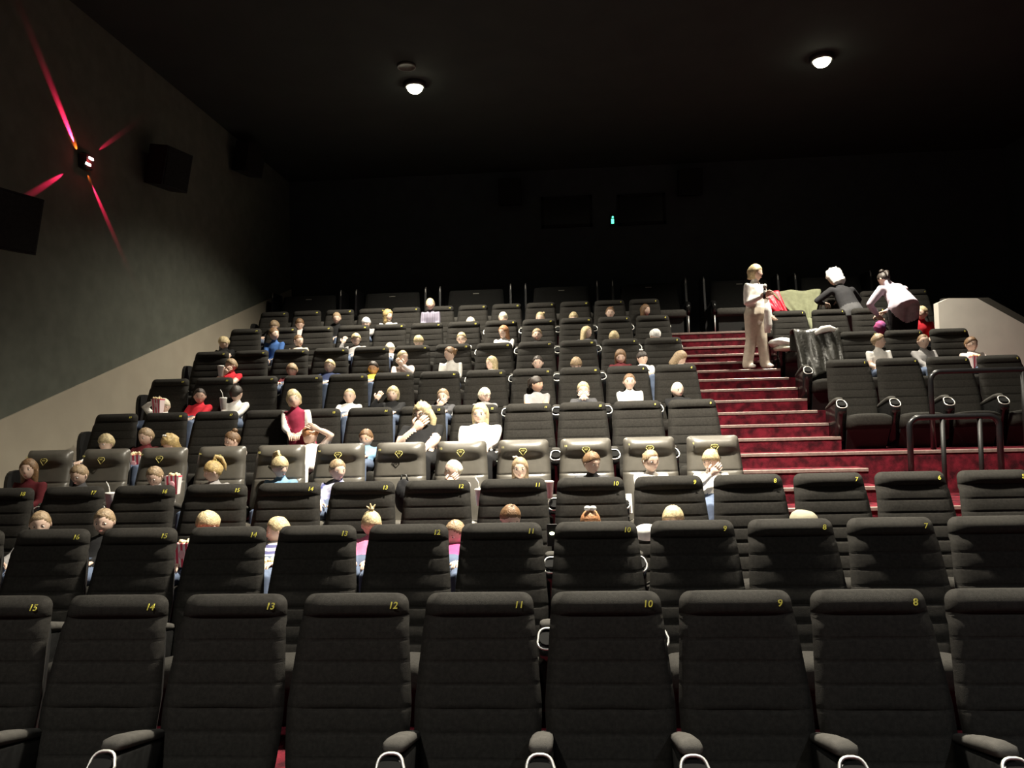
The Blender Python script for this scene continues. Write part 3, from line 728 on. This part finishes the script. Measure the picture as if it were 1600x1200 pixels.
kid(4, 924, 705, 'brown-haired boy looking down right on the tenth leather seat', hc='br', yaw=38, pitch=14, top='dgrey')
kid(4, 1016, 702, 'child in white top with tied hair on the eleventh leather seat', hair='tied', hc='lb', yaw=28, pitch=5, top='white', **LOWBUN)
kid(4, 1110, 701, 'smiling blond girl in white on the last leather seat by the stairs', hair='bangs', hc='bl', yaw=-38, pitch=12, top='white', pose='mouthl', **PONY)
# row behind the leather seats
kid(5, 166, 677, 'small blond child above the second leather seat', hair='bowl', hc='bl', yaw=-15, pitch=10, top='white')
kid(5, 228, 668, 'boy with pink popcorn carton behind the second and third leather seats', hc='lb', yaw=-18, pitch=10, top='maroon')
kid(5, 266, 677, 'golden curly-haired child bowed behind the third leather seat', hair='curly', hc='go', yaw=-20, pitch=32, top='pale', face=False, bows=[(0, -.1, .62, .08, W_)])
kid(5, 363, 673, 'girl with brown bun looking left behind fourth leather seat', hair='tied', hc='br', yaw=-48, pitch=15, top='pale', buns=[(0, .28, .50, .16)])
kid(5, 484, 664, 'bent child with bare arm over the head beside the pink dress', hair='short', hc='gi', yaw=120, pitch=35, top='pale', face=False, pose='upr', sleeve='short', leg='white', dy=-.12)
kid(5, 572, 670, 'short-haired boy in blue and white behind sixth leather seat', hc='br', sk=2, yaw=-8, pitch=6, top='lblue')
seated(5, 660, 627, 'woman in black T-shirt with curly blond hair, hand at mouth', hair='curly', hc='bl', top='black', adult=True, yaw=-22, pitch=4, pose='mouthl', sleeve='short', leg='black', girth=1.18, glasses=True, tails=[([(s_*.36, .06, .10), (s_*.50, .10, -.25), (s_*.46, .04, -.60), (s_*.50, .02, -.85)], [.16, .19, .17, .07]) for s_ in (-1, 1)]+[([(0, .40, 0), (0, .42, -.5), (0, .36, -.8)], [.25, .25, .1])])
seated(5, 750, 629, 'woman in white top with long straight blond hair', hair='long', hc='bl', top='white', adult=True, yaw=-8, pitch=2, leg='black', girth=1.02)
# second row behind the leather seats
kid(6, 256, 622, 'fair child raising an arm behind a pink popcorn carton', hair='bangs', hc='wb', yaw=30, pitch=10, top='white', pose='upl')
kid(6, 312, 606, 'dark-haired girl in bright red hooded top', hair='tied', hc='dk', yaw=25, pitch=6, top='red', sk=0)
kid(6, 369, 602, 'dark-haired child in white turned away, holding a cup with straw', hair='short', hc='dk', yaw=165, pitch=10, top='white', face=False)
kid(5, 459, 608, 'blond girl in dark pink dress with white sleeves standing and leaning', hair='bob', hc='bl', yaw=14, pitch=4, roll=-12, top='rose', xhip=468, dress=True, stand=True, slv=cloth(C['white']), hem=(.15, .16), dy=.02)
kid(6, 546, 607, 'smiling boy in white T-shirt behind the fifth and sixth seats', hair='buzz', hc='bl', top='white', sleeve='short')
kid(6, 614, 603, 'blond girl in black jacket lifting one hand', hair='bob', hc='bl', top='black', yaw=-4, pose='handl')
kid(6, 692, 607, 'boy with hand at his mouth above the curly-haired woman', hc='lb', top='dgrey', pose='mouthl', yaw=-6)
kid(6, 757, 605, 'fair child in glasses looking right above the blond woman', hair='bangs', hc='wb', yaw=45, top='grey', glasses=True)
kid(6, 838, 587, 'dark-haired girl with ponytail in grey T-shirt looking right', hair='bangs', hc='dk', sk=2, yaw=58, top='grey', sleeve='short', **PONY)
kid(6, 911, 596, 'blond boy eating with both hands at his mouth', hc='bl', pitch=4, top='dgrey', pose='mouth')
kid(6, 983, 583, 'laughing girl with dark pulled-back hair in white and pink top', hair='tied', hc='br', top='white')
kid(6, 1058, 597, 'shaven-headed boy looking right on the seat beside the stairs', hair='buzz', hc='wb', yaw=22, pitch=4, top='black')
# third row behind
kid(7, 361, 560, 'boy in red shirt holding a grey cup to the left', hc='lb', yaw=-30, pitch=5, top='red', pose='mouthl', sleeve='short')
kid(7, 456, 567, 'sandy-haired child half hidden behind the fourth seat, third row up', hair='bowl', hc='lb', pitch=5, top='maroon')
kid(7, 515, 561, 'blond boy in slate blue shirt, third row behind leather seats', hc='bl', top='navy', yaw=-4)
kid(7, 583, 564, 'dark-haired boy in yellow shirt', hc='dk', sk=2, top='yellow', pitch=8)
kid(7, 629, 547, 'fair-haired child in pale pink top, hand at the chin, looking right', hair='tied', hc='bl', yaw=48, top='pale', pose='mouthr')
kid(7, 703, 541, 'girl with brown bun in white top looking left', hair='tied', hc='br', yaw=-58, pitch=8, top='white', **LOWBUN)
kid(7, 768, 556, 'girl with long blond hair in white looking left', hair='long', hc='bl', yaw=-48, top='white')
kid(7, 840, 555, 'dark-haired girl with smooth parted hair, chin behind the seat', hair='tied', hc='dk', top='grey', pitch=8)
kid(7, 900, 557, 'sandy-haired child bowed low behind the tenth seat, third row up', hair='bowl', hc='lb', pitch=30, top='grey')
kid(7, 969, 545, 'girl with long brown hair looking down', hair='long', hc='br', pitch=20, top='maroon')
kid(7, 1003, 548, 'dark-fringed girl with white bow and white top looking right', hair='bangs', hc='dk', yaw=30, top='white', bows=[(-.1, -.05, .60, .09, W_)])
kid(7, 1062, 547, 'brown-haired girl bent over beside the stairs', hair='long', hc='lb', yaw=70, pitch=38, top='white', face=False)
# fourth row behind
kid(8, 350, 525, 'blond boy in black T-shirt looking down, leftmost in his row', hair='bowl', hc='bl', yaw=-35, pitch=22, top='black', sleeve='short')
kid(8, 428, 512, 'boy in royal blue jacket looking right', hc='br', yaw=62, top='blue')
kid(8, 466, 523, 'crop-haired child in cream top right of the blue jacket', hair='buzz', hc='br', yaw=60, pitch=10, top='cream')
kid(8, 556, 520, 'blond boy in grey looking down with one hand raised', hc='bl', yaw=20, pitch=20, top='grey', pose='handl')
kid(8, 609, 535, 'small fair child in white slumped low between two seats', hair='bowl', hc='wb', yaw=15, pitch=10, top='white')
kid(8, 654, 523, 'fair child with head bowed behind the sixth seat, fourth row up', hair='bowl', hc='bl', pitch=30, top='grey')
kid(8, 721, 519, 'fair boy peeping over the seventh seat, fourth row up', hc='bl', pitch=4, top='white')
kid(8, 787, 508, 'girl with long strawberry blond hair', hair='long', hc='gi', yaw=-35, pitch=8, top='white')
kid(8, 839, 513, 'boy with dark blond hair facing forward, fourth row up', hc='lb', top='black')
kid(8, 916, 509, 'girl with long blond hair leaning right', hair='long', hc='bl', yaw=58, roll=12, top='dgrey')
kid(8, 959, 516, 'pale blond child with only the crown showing, right part', hair='bowl', hc='bl', pitch=34, top='grey')
kid(8, 1023, 513, 'pale-headed child slumped low in the seat beside the stairs', hair='bowl', hc='wh', pitch=40, yaw=40, top='grey', face=False)
# fifth row behind
kid(9, 429, 500, 'brown-haired child above the royal blue jacket', hair='bowl', hc='lb', yaw=-25, pitch=18, top='black')
kid(9, 468, 497, 'brown-haired child in pale pink looking down, second from left at the top', hc='br', yaw=25, pitch=30, top='pale', dy=-.02)
kid(9, 526, 488, 'boy in black T-shirt, top row', hc='lb', yaw=15, pitch=12, top='black')
kid(9, 572, 495, 'white-blond child with rounded hair, top row', hair='bowl', hc='wh', pitch=18, top='grey')
kid(9, 606, 483, 'curly golden-haired child looking right, top row', hair='curly', hc='go', yaw=55, top='white')
kid(9, 672, 466, 'boy in plaid shirt standing up in the top row', hc='bl', top='plaid', stand=True, dy=-.06)
kid(9, 735, 495, 'fair child with only the crown showing, top row', hair='bowl', hc='wb', yaw=20, pitch=20, top='grey')
kid(9, 786, 487, 'white-blond boy facing forward, top row', hair='bowl', hc='wb', pitch=5, top='white')
kid(9, 844, 487, 'yellow-blond child with high bunch, top row', hair='tied', hc='bl', yaw=-10, pitch=8, top='white', buns=[(.3, .1, .42, .12)])
kid(9, 896, 487, 'blond boy with eyes just over the seat, tenth in the top row', hair='bowl', hc='bl', pitch=4, top='white')
kid(9, 953, 479, 'brown-haired child with small bunches, top row', hair='tied', hc='br', pitch=6, top='grey', buns=[(.2, .1, .48, .10)])
kid(9, 1008, 475, 'girl with long brown hair looking right, top row by the stairs', hair='long', hc='br', yaw=48, top='maroon')
# right of the stairs
kid(7, 1372, 521, 'boy in white looking right, right of the stairs', hc='lb', yaw=58, top='white', sleeve='short')
kid(7, 1442, 522, 'crop-haired boy in grey hoodie, right of the stairs', hair='buzz', hc='br', top='grey')
kid(7, 1517, 526, 'brown-haired boy in pale top, nearest the parapet', hc='br', top='pale', yaw=8)
kid(8, 1440, 478, 'blond child in red beside the bending woman in lilac', hc='bl', yaw=-60, top='red', stand=True, rowY=11.72, floor=FL[8])

# standing woman on the stairs
def V(x, y, Y): return at(x, y, Y)
Y = 11.34; f0 = FL[8]+(FL[9]-FL[8])/3
hd = V(1180, 427, Y); J = {'head': hd, 'right': Vector((.78, .62, 0)).normalized(), 'base': Vector((hd.x, Y, f0))}
rt = J['right']; fw = Vector((.62, -.78, 0)).normalized()
J['neck'] = hd+Vector((-.012, 0, -.135)); J['hip'] = Vector((hd.x-.02, Y, f0+.80)); J['chest'] = J['hip'].lerp(J['neck'], .66)
for s, n in ((-1, 'l'), (1, 'r')):
    S_ = J['neck']+rt*s*.155+Vector((0, 0, -.06)); J['sh_'+n] = S_
    tgt = V(1190, 463, Y-.22) if s < 0 else J['hip']+rt*.20+fw*.10+Vector((0, 0, .02))
    J['el_'+n], J['wr_'+n] = ik(S_, tgt, .26, .23, Vector((-.5, .1, -1)) if s < 0 else Vector((.3, .6, -.6)))
    J['palm_'+n] = -fw
    J['hp_'+n] = J['hip']+rt*s*.085; J['kn_'+n] = Vector((J['hp_'+n].x+s*.015, Y-.02, f0+.43)); 
    J['an_'+n] = V(1168 if s < 0 else 1196, 570, Y-.02); J['an_'+n].z = f0+.075; J['toe_'+n] = J['an_'+n]+Vector((.07, -.10, -.03))
figure(J, dict(k=1.36, h=.238, sw=.165, skin=SK[1], top=cloth(C['white']), leg=cloth(C['cream']), shoe=cloth((.7, .68, .62)), hair='bob', hairc=HC['bl'], yaw=R(52), pitch=R(4), rollneck=True, flare=1.6, hem=(.15, .02)),
       'blond woman in white jumper and cream trousers standing on the stairs with microphone')
wm = J['wr_l']+Vector((.03, -.05, .05))
b = MB(); b.tube([(0, 0, -.10), (0, 0, .05)], .017, 10); mic = ob('microphone', b.mesh('microphone', SHELL), None, wm, (R(-12), R(8), 0)); tag(mic, 'black microphone held by the woman on the stairs', 'microphone')
b = MB(); b.ell((0, 0, .085), (.03, .03, .04), 0, 12, 8); ob('mesh_head', b.mesh('mesh_head', nmat('mic_grey', (.55, .53, .5), .4, metal=.5, noise=.2, nscale=200)), mic)

def bender(hip, neck, head, wl_, wr_, fl, face_dir, P, label, kn=None):
    J = {'hip': hip, 'neck': neck, 'head': head, 'chest': hip.lerp(neck, .66), 'right': Vector((1, .15, 0)).normalized(), 'base': Vector((hip.x, hip.y, fl))}
    rt = J['right']; k = P['k']; up = (neck-hip).normalized()
    for s, n in ((-1, 'l'), (1, 'r')):
        S_ = neck-up*.06+rt*s*P['sw']*.95; J['sh_'+n] = S_
        J['el_'+n], J['wr_'+n] = ik(S_, wl_ if s < 0 else wr_, .27, .24, Vector((s*.8, -.2, -.3)))
        J['hp_'+n] = hip+rt*s*.09+Vector((0, 0, -.03)); J['kn_'+n] = Vector((J['hp_'+n].x, hip.y+.06, fl+(hip.z-fl)*.5)); J['an_'+n] = Vector((J['hp_'+n].x, hip.y+.02, fl+.08)); J['toe_'+n] = J['an_'+n]+Vector((0, .13, -.04))
    return figure(J, P, label)
bender(V(1332, 488, 12.32), V(1312, 449, 12.52), V(1304, 433, 12.62), V(1287, 474, 12.72), V(1320, 470, 12.85), FL[9], 0,
       dict(k=1.4, h=.275, sw=.17, skin=SK[1], top=cloth((.03, .03, .033)), leg=cloth((.10, .10, .105)), shoe=cloth((.04, .04, .04)), hair='curly', hairc=HC['wh'], yaw=R(200), pitch=R(35), face=False, girth=1.05),
       'white-haired woman in dark top and grey jeans bending over the coats')
bender(V(1412, 476, 11.12), V(1391, 447, 11.32), V(1381, 436, 11.40), V(1371, 492, 11.42), V(1385, 486, 11.6), FL[8], 0,
       dict(k=1.42, h=.205, sw=.17, skin=SK[0], top=cloth(C['lilac']), leg=cloth(C['black']), shoe=cloth((.03, .03, .03)), hair='tied', hairc=HC['dk'], yaw=R(-150), pitch=R(30), face=False, girth=1.12, hem=(.20, .065),
            buns=[(0, .40, .25, .20), (.1, .2, .5, .18)], tails=[([(.1, .45, .2), (.28, .6, .0), (.42, .6, -.25)], [.12, .12, .05])]),
       'dark-haired woman in pale lilac blouse and black trousers bending down')

# ------------------------------------------------------------------ things the children hold and clothes on the seats
def carton(p, label, rz=0, s=1, tilt=0):
    b = MB(); rg = []
    for z, hw in ((0, .045), (.16, .062), (.165, .063)): rg.append([(-hw, -hw*.8, z), (hw, -hw*.8, z), (hw, hw*.8, z), (-hw, hw*.8, z)])
    b.loft(rg); o = ob('popcorn_carton', b.mesh('popcorn_carton', POPRED, False), None, p, (tilt, 0, rz), (s,)*3); tag(o, label, 'carton', 'popcorn cartons')
    b = MB(); rnd = random.Random(len(label))
    for i in range(16): b.ell((rnd.uniform(-.045, .045), rnd.uniform(-.035, .035), .165+rnd.uniform(0, .018)), (.014, .014, .012), 0, 6, 4)
    ob('popcorn', b.mesh('popcorn', POP), o)['kind'] = 'stuff'
    b = MB(); b.ell((0, 0, 0), (.026, .003, .03), 0, 14, 6); ob('round_badge', b.mesh('round_badge', nmat('badge_pink', (.85, .45, .5), .6, noise=.05)), o, (0, -.046, .09))
def cup(p, label, straw=True, s=1, tilt=0):
    b = MB(); b.loft([ringpts(.030, 0, 16), ringpts(.042, .13, 16), ringpts(.044, .132, 16), ringpts(.044, .142, 16), ringpts(.036, .146, 16)]); o = ob('drink_cup', b.mesh('drink_cup', WHITE), None, p, (tilt, 0, 0), (s,)*3); tag(o, label, 'cup', 'drink cups')
    if straw: b = MB(); b.tube([(0, 0, .14), (-.012, 0, .20), (-.035, 0, .24)], .005, 6); ob('straw', b.mesh('straw', WHITE), o)
def place(x, y, Y, dz_=0): p = at(x, y, Y); p.z += dz_; return p
carton(place(289, 885, 5.30), 'red popcorn carton seen between seats fifteen and fourteen')
carton(place(420, 915, 5.30), 'red popcorn carton seen between seats fourteen and thirteen')
carton(place(271, 772, 6.72), 'red and white popcorn carton before the third leather seat', .15)
carton(place(213, 742, 7.72), 'tall red popcorn carton between second and third leather seats', s=1.25)
carton(place(247, 645, 8.98), 'pink popcorn carton held before the face of a fair child', -.1)
carton(place(1525, 577, 10.16), 'pink popcorn carton before the boy nearest the parapet')
cup(place(172, 795, 6.62), 'white cup with straw between seats seventeen and sixteen')
cup(place(750, 790, 6.62), 'white cup with straw between seats twelve and eleven')
cup(place(858, 778, 6.62), 'white lidded cup between seats eleven and ten', straw=False)
cup(place(349, 640, 8.98), 'white cup with straw held by the child turned away')
cup(place(345, 588, 10.12), 'grey cup raised by the boy in red shirt', straw=False)
# phone torch between seats eleven and ten
p = at(863, 836, 5.25); b = MB(); b.box((-.036, -.004, -.075), (.036, .004, .075), bev=.003); ph = ob('phone', b.mesh('phone', SHELL, False), None, p); tag(ph, 'phone with bright torch shining between seats eleven and ten', 'phone')
b = MB(); b.ell((-.002, -.006, .012), (.016, .005, .010), 0, 12, 8); ob('torch', b.mesh('torch', nmat('torch_glow', (1, 1, 1), .5, emit=(.95, 1, .6), es=14, noise=.01)), ph)
p = at(983, 787, 6.64); b = MB(); b.box((-.026, -.006, -.085), (.026, .006, .085), bev=.005); ph = ob('phone', b.mesh('phone', WHITE, False), None, p, (R(-15), 0, 0)); tag(ph, 'white phone standing between seats ten and nine', 'phone')
# soft things
def blob(nm, c, r, mat, label, cat, seed=1, amp=.12, rz=0, flatz=None):
    rnd = random.Random(seed); a = [rnd.uniform(0, 6) for _ in range(6)]; b = MB(); b.ell((0, 0, 0), r, 0, 24, 16)
    vs = []
    for v in b.v:
        n_ = Vector((v[0]/r[0], v[1]/r[1], v[2]/r[2]))
        f = 1+amp*(math.sin(n_.x*4+a[0]+n_.z*3)*math.sin(n_.y*5+a[1])+.6*math.sin(n_.z*9+n_.x*6+a[2]))
        vs.append(tuple(Vector(v)*f))
    b.v = vs; o = ob(nm, b.mesh(nm, mat), None, c, (0, 0, rz)); tag(o, label, cat); return o
blob('soft_toy', at(1010, 832, 5.42), (.095, .07, .058), cloth(C['white']), 'white rounded soft bundle poking out left of seat nine', 'bundle', 3, .03)
o = blob('backpack', at(632, 775, 6.72), (.085, .09, .15), cloth((.015, .015, .017)), 'black backpack between seats thirteen and twelve', 'bag', 5, .06)
b = MB(); b.tube([(-.03, 0, .13), (-.02, 0, .185), (.02, 0, .185), (.03, 0, .13)], .008, 6); ob('carry_loop', b.mesh('carry_loop', SHELL), o)
# cap resting behind seat eight of the second row
b = MB(); rg = [[(x*.10*q, y*.085*q, z) for x, y, _ in ringpts(1, 0, 20)] for z, q in ((0, 1), (.03, 1.0), (.06, .88), (.08, .62), (.088, .2))]
b.loft(rg); cp = ob('cap', b.mesh('cap', cloth((.28, .26, .19))), None, at(1256, 818, 5.35), (0, R(8), R(-60))); tag(cp, 'khaki cap poking up behind seat eight of the second row', 'cap')
b = MB(); rg = []
for z in (.0, .008): rg.append([(.17*math.cos(q)*.9+.05, .085*math.sin(q), z-.02*abs(math.cos(q))) for q in [2*math.pi*i/20 for i in range(20)]])
b.loft(rg); ob('cap_brim', b.mesh('cap_brim', cloth((.34, .32, .25))), cp)
def drape(nm, x, row, label, mat, w, front, back, seed, cat='coat', taper=1, ztop=0, skew=0, fold=.02):
    """cloth hung over the top of a backrest: back hang, over the top, front hang"""
    rnd = random.Random(seed); a = [rnd.uniform(0, 6) for _ in range(4)]
    nu, nv = 28, 30; vs = []; L = back+.10+front
    for th in (0, .018):
        for i in range(nv+1):
            s = L*i/nv
            for j in range(nu+1):
                u = -1+2*j/nu
                ln = s
                if s < back: y, z = .13+.03*(back-s), 1.055-(back-s)
                elif s < back+.10:
                    q = (s-back)/.10*math.pi; y, z = .045+.085*math.cos(q), 1.055+.03*math.sin(q)
                else:
                    d = s-back-.10; y, z = -.045-SL*d, 1.055-d
                t = max(0, (s-back-.1)/max(front, .01))
                ww = w*(1-(1-taper)*t); edge = 1+.08*math.sin(u*3+a[0])*t
                fd = fold*(math.sin(u*9+a[1]+s*4)+.6*math.sin(u*17+a[2]-s*7))*(.25+t)
                y -= (fd*.8+.022+.02*t) if s > back else -fd*.5
                z += .10*t*math.sin(u*2.3+a[3])*front+.012*math.sin(u*6+a[0])*(1-t)
                vs.append((u*ww*edge+skew*t, y-(th if s > back+.05 else -th), z+ztop+(th if back < s < back+.1 else 0)))
    n1 = (nv+1)*(nu+1); fs = []
    for i in range(nv):
        for j in range(nu):
            q = i*(nu+1)+j; fs.append((q, q+1, q+nu+2, q+nu+1)); fs.append((q+n1, q+nu+1+n1, q+nu+2+n1, q+1+n1))
    bd = [j for j in range(nu+1)]+[i*(nu+1)+nu for i in range(1, nv+1)]+[nv*(nu+1)+j for j in range(nu-1, -1, -1)]+[i*(nu+1) for i in range(nv-1, 0, -1)]
    for i in range(len(bd)): p, q = bd[i], bd[(i+1) % len(bd)]; fs.append((p, p+n1, q+n1, q))
    b = MB(); b.add(vs, fs); o = ob(nm, b.mesh(nm, mat), None, (x, RY[row], FL[row])); tag(o, label, cat, 'coats over the seats'); return o
o = drape('black_coat', RX(0), 7, 'glossy black coat with white lining over a seat beside the stairs', nmat('shiny_black_cloth', (.035, .034, .03), .32, noise=.2, nscale=14, bump=.6, bscale=28), .30, .62, .25, 4, fold=.028)
b = MB(); b.tube([(-.02, -.11, 1.03), (.06, -.10, 1.075), (.16, -.10, 1.09), (.22, -.11, 1.07)], [(.02, .03), (.03, .05), (.03, .045), (.015, .03)], 10, round_ends=True); ob('lining', b.mesh('lining', cloth(C['white'])), o)
o = drape('green_coat', RX(1)-.14, 9, 'olive green coat spread over a seat back behind the stairs', cloth((.20, .21, .13)), .40, .46, .25, 9, taper=.35, skew=.10, fold=.02)
b = MB(); b.tube([(.13, -.30, .56), (.16, -.38, .40), (.17, -.40, .24)], [.05, .045, .035], 8, round_ends=True); ob('sleeve', b.mesh('sleeve', cloth((.22, .23, .15))), o)
o = drape('red_coat', RX(0)-.02, 9, 'bright red coat over a seat back beside the standing woman', nmat('shiny_red_cloth', (.62, .015, .04), .45, noise=.15, nscale=14, bump=.5, bscale=30), .19, .34, .2, 12, skew=.10, fold=.02)
b = MB(); b.tube([(.0, -.16, .86), (.09, -.22, .74), (.16, -.20, .68)], [.05, .05, .03], 8, round_ends=True); ob('sleeve', b.mesh('sleeve', nmat('shiny_red_cloth', (.62, .015, .04), .45)), o)
p = at(1222, 534, 11.35); o = blob('white_clothes', Vector((p.x, p.y, FL[8]+.52)), (.20, .17, .075), cloth(C['white']), 'heap of folded white clothes on a seat beside the stairs', 'clothes', 8, .10)
b = MB(); b.ell((.03, -.05, -.085), (.17, .15, .05), 0, 20, 10); ob('lower_garment', b.mesh('lower_garment', cloth((.55, .53, .45))), o)
p = at(1375, 512, 11.25); blob('bright_bundle', p, (.08, .07, .10), nmat('purple_cloth', (.10, .07, .22), .9, c2=(.55, .10, .25), nscale=12), 'purple and pink clothing held low by the bending woman', 'clothes', 11, .08)
b = MB(); rg = []
for z, hw in ((.0, .04), (.12, .055), (.30, .045), (.42, .02)): rg.append([(hw*math.cos(q)*(1+.2*math.sin(3*q+z*9)), .035*math.sin(q), z) for q in [2*math.pi*i/18 for i in range(18)]])
b.loft(rg); p = at(1200, 520, Y-.16); o = ob('white_scarf', b.mesh('white_scarf', cloth(C['white'])), None, p); tag(o, 'white cloth hanging at the hip of the woman on the stairs', 'cloth')
